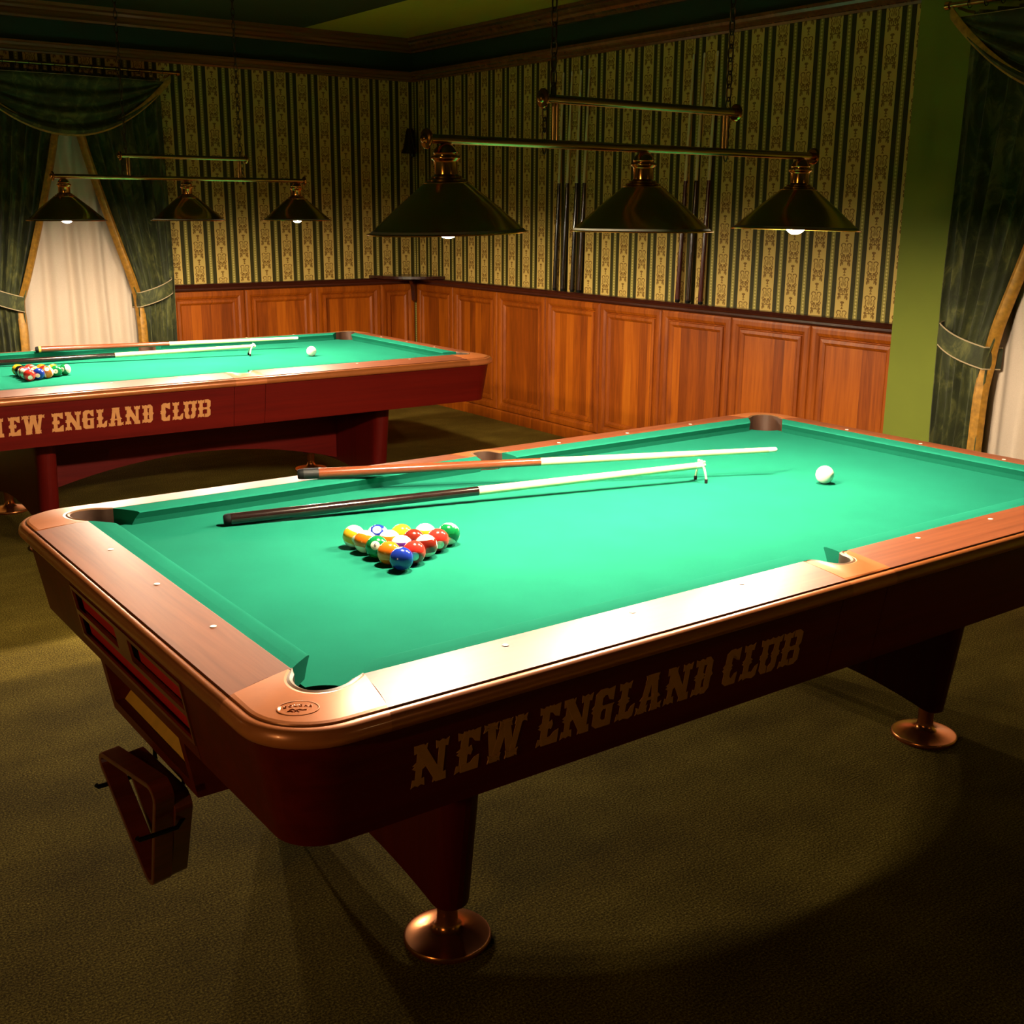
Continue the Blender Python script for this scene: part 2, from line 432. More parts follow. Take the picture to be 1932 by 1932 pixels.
def casting(parent,F,inner,outerf):
    rows=[]
    o0=outerf(.185)
    rows.append([F(p,.745) for p in inner]); rows.append([F(p,.8215) for p in inner])
    for t in (.06,.3,.55,.8,.94):
        rows.append([F((lerp(a[0],b[0],t),lerp(a[1],b[1],t)),lerp(.8225,.8112,t**1.3)) for a,b in zip(inner,o0)])
    for o,z in OUT: rows.append([F(p,z) for p in outerf(o)])
    mb=MB(); mb.grid(rows,smooth=True); 
    for i in range(len(mb.sm)): 
        r=i//(K-1)
        mb.sm[i]= r not in (0,1,6,7)
    # close the two ends
    for j in (0,K-1):
        mb.add([r[j] for r in rows],[tuple(range(len(rows)))])
    return mb.build('pocket_casting',MT['cast'],parent,CO)
def liner(parent,F,inner,centre,rad):
    sh=liner_rows(inner,centre,None)
    rows=[[F(p,.800) for p in inner],[F(p,.8212) for p in inner],[F(((a[0]+b[0])/2,(a[1]+b[1])/2),.8232) for a,b in zip(inner,sh)],[F(p,.8205) for p in sh]]
    mb=MB(); mb.grid(rows,smooth=False)
    o=mb.build('pocket_rim',MT['liner_top'],parent,CO)
    rows=[[F(p,.8205) for p in sh],[F(p,.790) for p in sh],[F(((p[0]*.97+centre[0]*.03),(p[1]*.97+centre[1]*.03)),.70) for p in sh]]
    mb=MB(); mb.grid(rows,smooth=True)
    # cup below the slate
    cx,cy=centre; cup=[[F((cx+rad*q*math.cos(2*math.pi*k/20),cy+rad*q*math.sin(2*math.pi*k/20)),z) for k in range(20)] for q,z in ((1.0,.774),(1,.70),(.8,.682),(.3,.676),(.01,.675))]
    mb.grid(cup,closed=True)
    return mb.build('pocket_liner',MT['liner'],parent,CO)
def apo(z): return .185-(.772-z)*.1733      # taper of the cabinet face
APZ=[.772,.570]
def apron_strip(P,name,mat,parent):      # P(o)->polyline
    rows=[]
    for z,dd in ((.772,0),(.570,0),(.570,.02),(.772,.02)):
        rows.append([(x,y,z) for x,y in P(apo(z)-dd)])
    n=len(rows[0]); rows=[[rows[j][i] for j in range(4)] for i in range(n)]
    mb=MB(); mb.grid(rows,closed=True,capends=True,smooth=False)
    for i in range(len(mb.sm)-2): mb.sm[i]=(i%4)==0
    return mb.build(name,mat,parent,CO)
def arc(o,c,a0,a1,n=14):
    r=o-.067; return [(c[0]+r*math.cos(R(lerp(a0,a1,k/n))),c[1]+r*math.sin(R(lerp(a0,a1,k/n)))) for k in range(n+1)]

# western slab lettering
def serif_stem(cx,sw,fw,h=.20,spur=True,v0=0,v1=1,lean=0):
    a=sw/2;b=fw/2;P=[]
    L=lambda v: lean*(v-.5)
    bot=[(cx+b+L(v0),v0),(cx+b*.45+L(v0),v0+.045),(cx+L(v0),v0+.005),(cx-b*.45+L(v0),v0+.045),(cx-b+L(v0),v0)]
    P+=[(cx-b*.86+L(v0+h),v0+h),(cx-a+L(v0+h),v0+h*.92)]
    if spur:
        m=(v0+v1)/2; P+=[(cx-a+L(m),m-.10),(cx-a-.09+L(m),m-.035),(cx-a-.03+L(m),m),(cx-a-.09+L(m),m+.035),(cx-a+L(m),m+.10)]
    P+=[(cx-a+L(v1-h),v1-h*.92),(cx-b*.86+L(v1-h),v1-h),(cx-b+L(v1),v1),(cx-b*.45+L(v1),v1-.045),(cx+L(v1),v1-.005),(cx+b*.45+L(v1),v1-.045),(cx+b+L(v1),v1),
        (cx+b*.86+L(v1-h),v1-h),(cx+a+L(v1-h),v1-h*.92)]
    if spur:
        m=(v0+v1)/2; P+=[(cx+a+L(m),m+.10),(cx+a+.09+L(m),m+.035),(cx+a+.03+L(m),m),(cx+a+.09+L(m),m-.035),(cx+a+L(m),m-.10)]
    P+=[(cx+a+L(v0+h),v0+h*.92),(cx+b*.86+L(v0+h),v0+h)]
    P+=bot
    return P
def bar(u0,v0,u1,v1,w): # slanted bar with horizontal ends
    return [(u0-w/2,v0),(u0+w/2,v0),(u1+w/2,v1),(u1-w/2,v1)]
def glyph(ch,w):
    s=.19; f=.36
    if ch=='N': return [serif_stem(.17,s*.8,f*.9,spur=True),serif_stem(w-.17,s*.8,f*.9,spur=False),bar(.12,1,w-.14,0,.24)]
    if ch=='E': return [serif_stem(.25,s,f*1.05),[(.20,.82),(w-.22,.82),(w-.12,.70),(w,.66),(w,1),(w-.2,.965),(w*.5,1),(.3,.965),(.2,1)],
                        [(.20,0),(w+.02,0),(w+.02,.34),(w-.10,.30),(w-.2,.19),(.20,.19)],[(.3,.45),(w-.30,.45),(w-.2,.38),(w-.16,.5),(w-.2,.62),(w-.30,.55),(.3,.55)]]
    if ch=='W': return [bar(.18,1,w*.30,0,s),bar(w*.5,1,w*.30,0,s),bar(w*.5,1,w*.70,0,s),bar(w-.18,1,w*.70,0,s*.8),
                        serif_stem(.18,.1,f,v0=.80,v1=1,h=.1,spur=False),serif_stem(w*.5,.1,f*.95,v0=.80,v1=1,h=.1,spur=False),serif_stem(w-.16,.1,f*.9,v0=.80,v1=1,h=.1,spur=False),
                        serif_stem(w*.30,.1,f*.9,v0=0,v1=.2,h=.1,spur=False),serif_stem(w*.70,.1,f*.9,v0=0,v1=.2,h=.1,spur=False)]
    if ch in 'GC':
        a=[(.04,.12),(.14,.02),(w-.14,0),(w-.04,.02)] if ch=='C' else [(.04,.12),(.14,.0),(w-.02,0)]
        P=[(.0,.10),(.12,0),(w-.04,0),(w-.02,.32),(w-.12,.30),(w-.2,.18),(.28,.18),(.22,.24),(.22,.40),(.27,.47),(.22,.5),(.27,.53),(.22,.60),(.22,.76),(.28,.82),(w-.22,.82),(w-.14,.68),(w-.02,.64),(w-.02,1),(w-.2,.965),(w*.55,1),(.12,1),(.0,.90),(.0,.62),(-.07,.55),(-.02,.5),(-.07,.45),(.0,.38)]
        out=[P]
        if ch=='G': out.append([(w-.20,.0),(w-.02,.0),(w-.02,.50),(w+.02,.56),(w-.42,.56),(w-.38,.48),(w-.20,.46)])
        return out
    if ch=='L': return [serif_stem(.25,s,f*1.05),[(.20,0),(w*.5,.03),(w-.12,-.02),(w,.04),(w+.03,.36),(w-.09,.31),(w-.16,.18),(.20,.18)]]
    if ch=='A': return [bar(.20,0,w*.5-.06,1,s),bar(w-.20,0,w*.5+.06,1,s),serif_stem(.20,.1,f*1.0,v0=0,v1=.2,h=.1,spur=False),serif_stem(w-.18,.1,f*1.0,v0=0,v1=.2,h=.1,spur=False),
                        serif_stem(w*.5,.2,f*1.15,v0=.8,v1=1,h=.1,spur=False),[(w*.30,.32),(w*.70,.32),(w*.66,.40),(w*.34,.40)],[(w*.12,.36),(w*.36,.30),(w*.42,.48),(w*.2,.44)],[(w*.64,.30),(w*.9,.36),(w*.82,.44),(w*.6,.48)]]
    if ch=='D': return [serif_stem(.22,s,f*1.1),[(w*.56,0),(w*.80,0),(w,.13),(w,.42),(w+.06,.5),(w,.58),(w,.87),(w*.80,1),(w*.56,1),(w*.56,.80),(w*.72,.80),(w-.20,.72),(w-.20,.28),(w*.72,.19),(w*.56,.19)]]
    if ch=='B': return [serif_stem(.22,s,f*1.1),[(w*.58,0),(w*.82,0),(w,.10),(w,.40),(w*.90,.5),(w,.60),(w,.90),(w*.82,1),(w*.58,1),(w*.58,.81),(w*.74,.81),(w-.20,.74),(w-.20,.64),(w*.74,.57),(w*.5,.55),(w*.5,.45),(w*.74,.43),(w-.20,.36),(w-.20,.26),(w*.74,.19),(w*.58,.19)]]
    if ch=='U':
        L=[(w*.47,0),(w*.2,0),(0.03,.12),(.03,.40),(-.04,.47),(.0,.5),(-.04,.53),(.03,.60),(.03,.80),(-.04,.81),(-.06,1),(.06,.955),(.13,.995),(.22,.955),(.34,1),(.32,.81),(.22,.80),(.22,.62),(.28,.53),(.24,.5),(.28,.47),(.22,.38),(.22,.26),(.30,.19),(w*.47,.18)]
        return [L,[(w-u+ .0,v) for u,v in L]]
WORDS=[('N',.064,.138),('E',.150,.204),('W',.211,.308),('E',.332,.386),('N',.394,.466),('G',.473,.522),('L',.527,.578),('A',.584,.655),('N',.661,.732),('D',.738,.790),
       ('C',.831,.874),('L',.878,.934),('U',.941,.998),('B',1.004,1.070)]
def lettering(parent):
    mb=MB(); H=.087; z0=.632; lay=0
    for ch,x0,x1 in WORDS:
        w=(x1-x0)/H
        for i,P in enumerate(glyph(ch,w)):
            d=.0006+.00015*i
            def fn(p,dd,x0=x0,d=d):
                z=z0+p[1]*H; return (x0+p[0]*H,-(apo(z)+dd*d),z)
            mb.prism(P,fn,-.2,1)
    return mb.build('lettering',MT['letters'],parent,CO)

def make_table():
    T=empty('pool_table')
    # bed with pocket notches
    E=.035; poly=[]
    def notch(cx,cy,r,a0,a1,n=12): return [(cx+r*math.cos(R(lerp(a0,a1,k/n))),cy+r*math.sin(R(lerp(a0,a1,k/n)))) for k in range(n+1)]
    poly+=notch(-.04,-.04,.074,86,4)
    poly+=[(1.27-.045,-E)]+notch(1.27,-.088,.066,127,53)+[(1.27+.045,-E)]
    q=notch(-.04,-.04,.074,4,86); poly+=[(TL-a,b) for a,b in q]
    q=notch(-.04,-.04,.074,86,4); poly+=[(TL-a,TW-b) for a,b in q]
    q=[(1.27-.045,-E)]+notch(1.27,-.088,.066,127,53)+[(1.27+.045,-E)]; poly+=[(x,TW-b) for x,b in q[::-1]]
    q=notch(-.04,-.04,.074,4,86); poly+=[(a,TW-b) for a,b in q]
    MB().prism(poly,lambda p,d:(p[0],p[1],d),BED-.028,BED).build('playing_surface',MT['cloth'],T,CO)
    MB().box((.06,-.10,.60),(TL+.12,TW+.10,BED-.03)).build('slate_support',MT['black'],T,CO)
    sp=.079
    e=lambda o:xj(o)
    a=lambda c:(lambda o:c)
    for s in 'SN':
        rail(T,s,e,a(1.27-sp),MT['rail_x']); rail(T,s,a(1.27+sp),lambda o:TL-xj(o),MT['rail_x'])
        cushion(T,s,.085,.031,1.27-.068,1.27-.052); cushion(T,s,1.27+.068,1.27+.052,TL-.085,TL-.031)
    for s in 'AB':
        rail(T,s,e,lambda o:TW-xj(o),MT['rail_y']); cushion(T,s,.085,.031,TW-.085,TW-.031)
    inner=smoothp(HC,K)
    for kx in (0,1):
        for ky in (0,1):
            F=corner_xy(kx,ky); c=casting(T,F,inner,outer_corner); liner(T,F,inner,(-.036,-.036),.062)
    si=smoothp(SP,K)
    for ky in (0,1):
        F=(lambda p,z,ky=ky:(1.27+p[0],TW+p[1] if ky else -p[1],z))
        casting(T,F,si,lambda o:resample([(-sp,o),(sp,o)],K)); liner(T,F,si,(0,.088),.045)
    # maker's oval badge on the near corner, embossed
    B=MB(); c=Vector((-.1195,-.1165)); ang=R(-35); ca,sa=math.cos(ang),math.sin(ang)
    zb=lambda x,y: .8225-.0113*min(1,max(0,(max(-x,-y)-.09)/.095))**1.3
    def bp(u,v,h): x=c.x+ca*u-sa*v; y=c.y+sa*u+ca*v; return (x,y,lerp(.8225,.8112,max(0,(-x-y)/1.4142-.113)/.099)+h-.0003)
    ring=[]
    for k in range(40):
        t=2*math.pi*k/40; ring.append([bp(.036*q*math.cos(t),.0235*q*math.sin(t),h) for q,h in ((1.0,0),(.98,.0016),(.93,.0018),(.89,.0006),(.5,.0004),(.01,.0004))])
    B.grid(ring,ring=True); 
    badge=B.build('maker_badge',MT['cast'],T,CO)
    E_=MB()
    def strokes(seq,x,yc,s=.0052):      # seq of polylines in a unit cell
        for pl in seq:
            pts=[bp(x+p[0]*s,yc(x)+p[1]*s,.0016) for p in pl]; E_.tube(pts,.00075,5)
    GL={'C':[[(.9,.9),(.3,1),(0,.6),(0,.4),(.3,0),(.9,.1)]],'O':[[(.5,0),(0,.4),(0,.7),(.5,1),(1,.7),(1,.4),(.5,0)]],'U':[[(0,1),(0,.3),(.5,0),(1,.3),(1,1)]],
        'G':[[(.9,.9),(.3,1),(0,.6),(0,.4),(.3,0),(.9,.1),(.9,.5),(.5,.5)]],'A':[[(0,0),(.5,1),(1,0)],[(.2,.4),(.8,.4)]],'R':[[(0,0),(0,1),(.8,.9),(.8,.55),(0,.5),(.9,0)]],'D':[[(0,0),(0,1),(.6,1),(1,.6),(1,.4),(.6,0),(0,0)]]}
    for i,ch in enumerate('COUGAR'): strokes(GL[ch],-.024+i*.0083,lambda x:.0055-8*x*x)
    for pl in ([(-.014,-.006),(-.008,-.003),(-.003,-.007),(.002,-.004),(.008,-.006),(.015,-.005)],[(-.004,-.012),(.0,-.008),(.004,-.012)],[(-.016,-.010),(-.010,-.008),(-.006,-.012)]):
        E_.tube([bp(*p,.0015) for p in pl],.0009,5)
    E_.build('embossed_mark',MT['cast'],badge,CO); E_=None
    # sights
    for k in range(18):
        pass
    sm=None
    def sight(side,s):
        nonlocal sm
        F=SIDE[side]; p=F(s,.0905,crown(.0905)+.0003)
        if sm is None:
            mb=MB(); mb.lathe([(.0001,.0006),(.0062,.0006),(.0068,0)],16); o=mb.build('rail_sight',MT['sight'],T); sm=o.data
        else:
            o=bpy.data.objects.new('rail_sight',sm); COL.objects.link(o); o.parent=T
        o.location=(p[0]-CO[0],p[1]-CO[1],p[2]); 
    for s in 'SN':
        for k in (1,2,3,5,6,7): sight(s,.3175*k)
    for s in 'AB':
        for k in (1,2,3): sight(s,.3175*k)
    # cabinet
    c0=(-.067,-.067)
    P1=lambda o:[(-o,.268),(-o,.10)]+arc(o,c0,180,270)+[(.3,-o),(1.1885,-o)]
    mir=lambda f,kx,ky:(lambda o:[((TL-x) if kx else x,(TW-y) if ky else y) for x,y in f(o)])
    for kx in (0,1):
        for ky in (0,1): apron_strip(mir(P1,kx,ky),'apron_panel',MT['apron_x'],T)
    P2=lambda o:[(1.1905,-o),(1.27,-o),(1.3495,-o)]
    for ky in (0,1): apron_strip(mir(P2,0,ky),'apron_panel',MT['apron_x'],T)
    apron_strip(lambda o:[(TL+o,.2705),(TL+o,.635),(TL+o,.9995)],'apron_panel',MT['apron_y'],T)
    def apA(mb,y0,y1,z0,z1,d0=0,d1=-.02):
        mb.hexa([(-(apo(z)+d),y,z) for z in (z0,z1) for y,d in ((y0,d0),(y1,d0),(y1,d1),(y0,d1))]); return mb
    mb=MB(); apA(mb,.2705,.9995,.7375,.772); apA(mb,.2705,.9995,.570,.604); mb.build('end_panel',MT['apron_y'],T,CO)
    fr_=MB()
    for y0,y1,z0,z1 in ((.272,.998,.728,.738),(.272,.998,.603,.612),(.272,.280,.612,.728),(.990,.998,.612,.728),(.280,.990,.664,.677),(.585,.672,.677,.728)): apA(fr_,y0,y1,z0,z1,.003,-.003)
    fr_.build('ball_return_frame',MT['frame'],T,CO)
    cv=MB()
    cv.box((-.135,.262,.600),(.05,1.008,.603)); cv.box((-.15,.280,.6695),(.0,.990,.6715)); cv.box((.0,.262,.600),(.055,1.008,.745)); cv.box((-.165,.262,.7395),(.05,1.008,.745))
    cv.box((-.15,.258,.605),(.05,.268,.74)); cv.box((-.15,1.0,.605),(.05,1.01,.74)); cv.box((-.155,.585,.677),(.0,.672,.74))
    cv.build('ball_return_recess',MT['black'],T,CO)
    rd=MB()
    for y0,y1,z0,z1 in ((.282,.584,.6725,.738),(.673,.989,.6725,.738),(.282,.989,.6045,.668)): apA(rd,y0,y1,z0,z1,-.014,-.024)
    rd.build('ball_return_lining',MT['red'],T,CO)
    # ball box under the end
    bx=MB(); Y0,Y1=.365,.905
    def ax(z): return -apo(z)
    bx.hexa([(ax(.44),Y0,.44),(ax(.44),Y1,.44),(.16,Y1,.44),(.16,Y0,.44),(ax(.455),Y0,.455),(ax(.455),Y1,.455),(.16,Y1,.455),(.16,Y0,.455)])
    for a_,b_ in ((Y0,Y0+.028),(Y1-.028,Y1)):
        bx.hexa([(ax(.455),a_,.455),(ax(.455),b_,.455),(.16,b_,.455),(.16,a_,.455),(ax(.57),a_,.572),(ax(.57),b_,.572),(.16,b_,.572),(.16,a_,.572)])
    bx.hexa([(ax(.455),Y0,.455),(ax(.455),Y1,.455),(ax(.455)+.02,Y1,.455),(ax(.455)+.02,Y0,.455),(ax(.470),Y0,.470),(ax(.470),Y1,.470),(ax(.470)+.02,Y1,.470),(ax(.470)+.02,Y0,.470)])
    bx.box((.14,Y0,.455),(.16,Y1,.572))
    box=bx.build('ball_box',MT['apron_y'],T,CO)
    MB().hexa([(-.112,Y0+.028,.456),(-.112,Y1-.028,.456),(-.015,Y1-.028,.456),(-.015,Y0+.028,.456),(-.112,Y0+.028,.466),(-.112,Y1-.028,.466),(-.025,Y1-.028,.568),(-.025,Y0+.028,.568)]).build('box_floor',MT['ochre'],box,CO)
    for y0_,y1_ in ((.478,.425),(.655,.700)):
        MB().tube([(-.118,y0_,.442),(-.118,y0_,.405),(-.122,lerp(y0_,y1_,.3),.375),(-.135,lerp(y0_,y1_,.6),.358),(-.155,y1_,.354),(-.236,y1_,.352),(-.240,y1_,.358)],.0052,10).build('rack_hook',MT['steel'],box,CO)
    # pedestals
    def pedestal(xc):
        mb=MB(); rows=[]; N=40; hw=.046
        for i in range(N+1):
            t=i/N
            y=.088+(1.182-.088)*(.5-.5*math.cos(math.pi*t)) if False else .088+(1.182-.088)*t
            if i in (0,N): pass
            rows.append(y)
        ys=[.088+.0005,.092,.098,.108,.120,.134]+[.134+(1.136-.134)*k/24 for k in range(1,24)]+[1.136,1.150,1.162,1.172,1.178,1.1815]
        sec=[]
        for y in ys:
            d=min(y-.088,1.182-y); h=hw*math.sqrt(max(0.0005,1-(1-min(1,d/.046))**2))
            q=abs(y-.635)/.547
            zb=.100+.055*(1-q**2.2)
            zt=.600
            def yy(z): return .635+(y-.635)*lerp(1-.125,1,max(0,min(1,(z-.10)/.48)))
            col=[]
            for z in (zb,(zb+zt)/2,zt): col.append((xc-h,yy(z),z))
            for z in (zt,(zb+zt)/2,zb): col.append((xc+h,yy(z),z))
            sec.append(col)
        mb.grid(sec,closed=True,capends=True)
        n=6
        for i in range(len(mb.sm)-2): mb.sm[i]=(i%n) in (0,1,3,4)
        L=mb.build('leg',MT['leg'],T,CO)
        for yf in (.206,1.064):
            f=MB(); f.lathe([(.001,.122),(.024,.122),(.0235,.07),(.0245,.045),(.030,.033),(.042,.027),(.094,.014),(.098,.0145),(.1005,.011),(.1005,.004),(.098,0),(.001,0)],40,(xc,yf,0))
            f.build('foot',MT['bronze'],L,CO)
    pedestal(.372); pedestal(2.168)
    mb=MB(); xs=[.418+(2.122-.418)*k/24 for k in range(25)]
    rows=[]
    for x in xs:
        zb=.298-.128*((x-1.27)/.85)**2
        rows.append([(x,.612,zb),(x,.612,.60),(x,.658,.60),(x,.658,zb)])
    mb.grid(rows,closed=True,capends=True,smooth=False); mb.build('stretcher',MT['apron_x'],T,CO)
    lettering(T)
    return T
T1=make_table(); T1.location=CO
T2=copy_tree(T1)
t2=(.1091,3.7131,-.0091)
def t2xy(x,y): return (t2[0]+math.cos(t2[2])*x-math.sin(t2[2])*y, t2[1]+math.sin(t2[2])*x+math.cos(t2[2])*y)
T2.location=(*t2xy(1.27,.635),0); T2.rotation_euler=(0,0,t2[2])
tag(T1,'near pool table with green cloth and mahogany cabinet, in the foreground','pool table','pool tables')
tag(T2,'far pool table with green cloth beside the cream curtained window','pool table','pool tables')

# ------------------------------------------------------------------ balls
BR=.028575
NC=.40    # angular radius (radians) of the number circle
def ballmat(name,col,stripe):
    m,t,b=newmat(name); x,y,z=obj3()
    L=sq(x*x+y*y+z*z)
    az=ab(z/L)
    circ=X.op('GREATER_THAN',az,math.cos(NC))
    white=(.86,.80,.66)
    base=mix(lt(ab(x/L),.56),white,col) if stripe else None
    t.links.new(mix(circ,base if stripe else col,white),b.inputs['Base Color'])
    setp(b,Roughness=.12); b.inputs['Coat Weight'].default_value=.5; b.inputs['Coat Roughness'].default_value=.03
    return m
BC={1:(.80,.42,.02),2:(.01,.03,.28),3:(.62,.03,.02),4:(.06,.02,.22),5:(.75,.16,.01),6:(.004,.16,.04),7:(.16,.015,.008),8:(.008,.008,.008)}
bm_cache={}
def ball_mesh(n):
    if n in bm_cache: return bm_cache[n]
    mb=MB(); mb.lathe([(max(.00005,BR*math.sin(math.pi*i/20)),-BR*math.cos(math.pi*i/20)) for i in range(21)],32)
    me_o=mb.build('tmp',CUE if n==0 else ballmat('ball_%d_finish'%n,BC[n if n<=8 else n-8],n>8))
    me=me_o.data; bpy.data.objects.remove(me_o)
    num=None
    if n:
        cu=bpy.data.curves.new('t','FONT'); cu.body=str(n); cu.size=.0135; cu.align_x='CENTER'; cu.align_y='CENTER'; cu.extrude=0; cu.resolution_u=3
        to=bpy.data.objects.new('t',cu); COL.objects.link(to); bpy.context.view_layer.update()
        num=bpy.data.meshes.new_from_object(to.evaluated_get(bpy.context.evaluated_depsgraph_get()))
        bpy.data.objects.remove(to)
        for v in num.vertices:
            x,y=v.co.x,v.co.y; z=math.sqrt(max(0,BR*BR-x*x-y*y)); p=Vector((x,y,z)).normalized()*(BR+.00025); v.co=p
        num.materials.clear(); num.materials.append(MT['rubber'])
    bm_cache[n]=(me,num); return bm_cache[n]
CUE=plain('ivory_cue_ball',(.86,.80,.66),.12,0,.5,.01)
COLN={1:'yellow',2:'blue',3:'red',4:'purple',5:'orange',6:'green',7:'maroon',8:'black'}
def ball(n,loc,face,label,group,name='billiard_ball',spin=0,mid=None):
    me,num=ball_mesh(n)
    o=bpy.data.objects.new(name,me); COL.objects.link(o); o.location=loc
    q=Vector(face).normalized().to_track_quat('Z','Y')
    o.rotation_euler=(q.to_matrix()@Matrix.Rotation(spin,3,'Z')).to_euler()
    if num:
        c=bpy.data.objects.new('number',num); COL.objects.link(c); c.parent=o
    tag(o,label,'ball',group); return o
def cn(n): return ('striped ' if n>8 else 'solid ')+COLN[n if n<=8 else n-8]
CAM=Vector((-.8618,-1.7294,1.6136))
# (k,j): k rows from the apex, j from the near side
RK1={(0,0):(14,(.75,-.45,-.35),1.0),(1,0):(3,(.3,.8,.2),0),(1,1):(9,(.8,-.5,0),1.57),(2,0):(15,(.8,-.5,.1),1.4),(2,1):(7,(.4,.8,.2),0),(2,2):(1,(.5,.8,.2),0),
     (3,0):(3,(.5,.9,.1),1),(3,1):(12,(.8,-.5,0),1.57),(3,2):(13,(.8,-.4,.0),1.5),(3,3):(10,(-.35,-.5,.75),0),(4,0):(2,(-.1,.25,.8),0),(4,1):(5,(.35,-.75,-.12),0),
     (4,2):(6,(-.55,-.68,.42),0),(4,3):(13,(.7,-.6,-.2),1.2),(4,4):(9,(-.25,-.85,-.02),1.2)}
WHERE={0:'apex',1:'second row, ',2:'third row, ',3:'fourth row, ',4:'back row, '}
SIDEW={(0,0):'',(1,0):'near end',(1,1):'far end',(2,0):'near end',(2,1):'middle',(2,2):'far end',(3,0):'near end',(3,1):'second from near end',(3,2):'third from near end',(3,3):'far end',
       (4,0):'near corner',(4,1):'second from near corner',(4,2):'middle',(4,3):'second from far corner',(4,4):'far corner'}
def rackballs(RK,apex,yc,dx,dy,xf,which,grp):
    for (k,j),(n,face,spin) in RK.items():
        x,y=xf(apex-k*dx,yc+(j-k/2)*dy)
        ball(n,(x,y,BED+BR),face,'%s ball in the %s table rack, %s%s'%(cn(n),which,WHERE[k],SIDEW[(k,j)]),grp,spin=spin)
rackballs(RK1,.668,.646,.0523,.0587,lambda x,y:(x,y),'near','racked balls on the near table')
RK2={(0,0):(14,(-.5,-.5,.1),.3),(1,0):(6,(-.35,-.9,.05),0),(1,1):(9,(0,.2,1),0),(2,0):(13,(-.2,-.6,.6),.4),(2,1):(7,(0,.9,.2),0),(2,2):(5,(.3,.9,.2),0),
     (3,0):(2,(.4,.9,.2),0),(3,1):(9,(0,0,1),.3),(3,2):(11,(0,.1,1),0),(3,3):(3,(.2,.8,.3),0),(4,0):(3,(.1,.9,.3),0),(4,1):(12,(0,.2,1),.8),
     (4,2):(11,(-.3,-.7,.5),0),(4,3):(8,(.3,.8,.2),0),(4,4):(1,(.3,.9,.2),0)}
rackballs(RK2,.604,.577,.0497,.0577,t2xy,'far','racked balls on the far table')
o=ball(0,(2.006,.5425,BED+BR),(0,0,1),'white cue ball alone at the right end of the near table','cue balls',name='cue_ball')
x,y=t2xy(1.982,.608); ball(0,(x,y,BED+BR),(0,0,1),'white cue ball alone near the right end of the far table','cue balls',name='cue_ball')
d_=bpy.data

# ------------------------------------------------------------------ cues
def cue(p0,p1,r0,r1,joint,bm_,label,group,name='pool_cue',cat='cue',collar=None,tipped=True):
    p0=Vector(p0);p1=Vector(p1);L=(p1-p0).length
    T=empty(name,p0); T.rotation_mode='QUATERNION'; T.rotation_quaternion=(p1-p0).to_track_quat('Z','Y')
    rr=lambda z: lerp(r0,r1,(z/L)**.9)
    J=joint*L
    MB().lathe([(.001,0),(r0*.72,.0),(r0*.92,.004),(r0*.98,.012),(r0*.98,.018)],16).build('bumper',MT['rubber'],T)
    b0=.018
    if collar:
        MB().lathe([(r0*1.0,.018),(r0*1.0,.018+collar[0])],20).build('butt_collar',MT[collar[1]],T); b0+=collar[0]
    MB().lathe([(rr(z),z) for z in [b0+(J-b0)*k/8 for k in range(9)]],20).build('butt',bm_,T)
    MB().lathe([(rr(J),J),(rr(J)*1.0,J+.002)]+[(rr(z),z) for z in [J+.004+(L-.03-J-.004)*k/8 for k in range(9)]],20).build('shaft',MT['maple'],T)
    MB().lathe([(r1*1.02,L-.03),(r1,L-.010),(r1*.98,L-.006),(r1*.7,L-.001),(.0005,L)],16).build('tip',MT['tip'],T)
    tag(T,label,cat,group); return T
def bridge(p0,p1,label,group):
    T=cue(p0,p1,.0165,.0105,.49,MT['butt_black'],label,group,name='bridge_stick',cat='bridge stick')
    L=(Vector(p1)-Vector(p0)).length
    return T
def bridge_head(T,legs,top,perp):
    # an arched metal spider: legs to the cloth, notched crest
    mb=MB(); l0,l1=Vector(legs[0]),Vector(legs[1]); c=(l0+l1)/2; top=Vector(top)
    inv=T.matrix_world.inverted()
    pts=[]
    def arcp(base,side):
        out=[]
        for k in range(9):
            t=k/8; p=top.lerp(base,t); p.z=base.z+.012+(top.z-base.z-.012)*math.cos(t*math.pi/2)**.8; out.append(p)
        return out
    for b_ in (l0,l1): mb.tube([inv@p for p in arcp(b_,0)],[.0042]*5+[.0036]*4,8)
    # crest with three knobs and collar around the shaft
    ax=(l1-l0); ax.z=0; ax.normalize()
    crest=[top+ax*q+Vector((0,0,h)) for q,h in ((-.020,-.004),(-.014,.003),(-.008,-.002),(0,.004),(.008,-.002),(.014,.003),(.020,-.004))]
    mb.tube([inv@p for p in crest],.0035,8)
    hd=mb.build('bridge_head',MT['silver'],T)
    for q in (-.014,0,.014):
        p=inv@(top+ax*q+Vector((0,0,.006))); s=MB(); s.lathe([(.0005,-.005),(.004,-.003),(.005,0),(.004,.003),(.0005,.005)],10,tuple(p)); s.build('knob',MT['silver'],hd)
    for b_ in (l0,l1):
        p=b_; s=MB(); s.lathe([(.0005,.0),(.0048,.0),(.0050,.012),(.0034,.014)],10,(0,0,0))
        f=s.build('rubber_tip',MT['rubber'],hd); f.matrix_parent_inverse=Matrix.Identity(4)
        f.matrix_local=inv@Matrix.Translation(p)
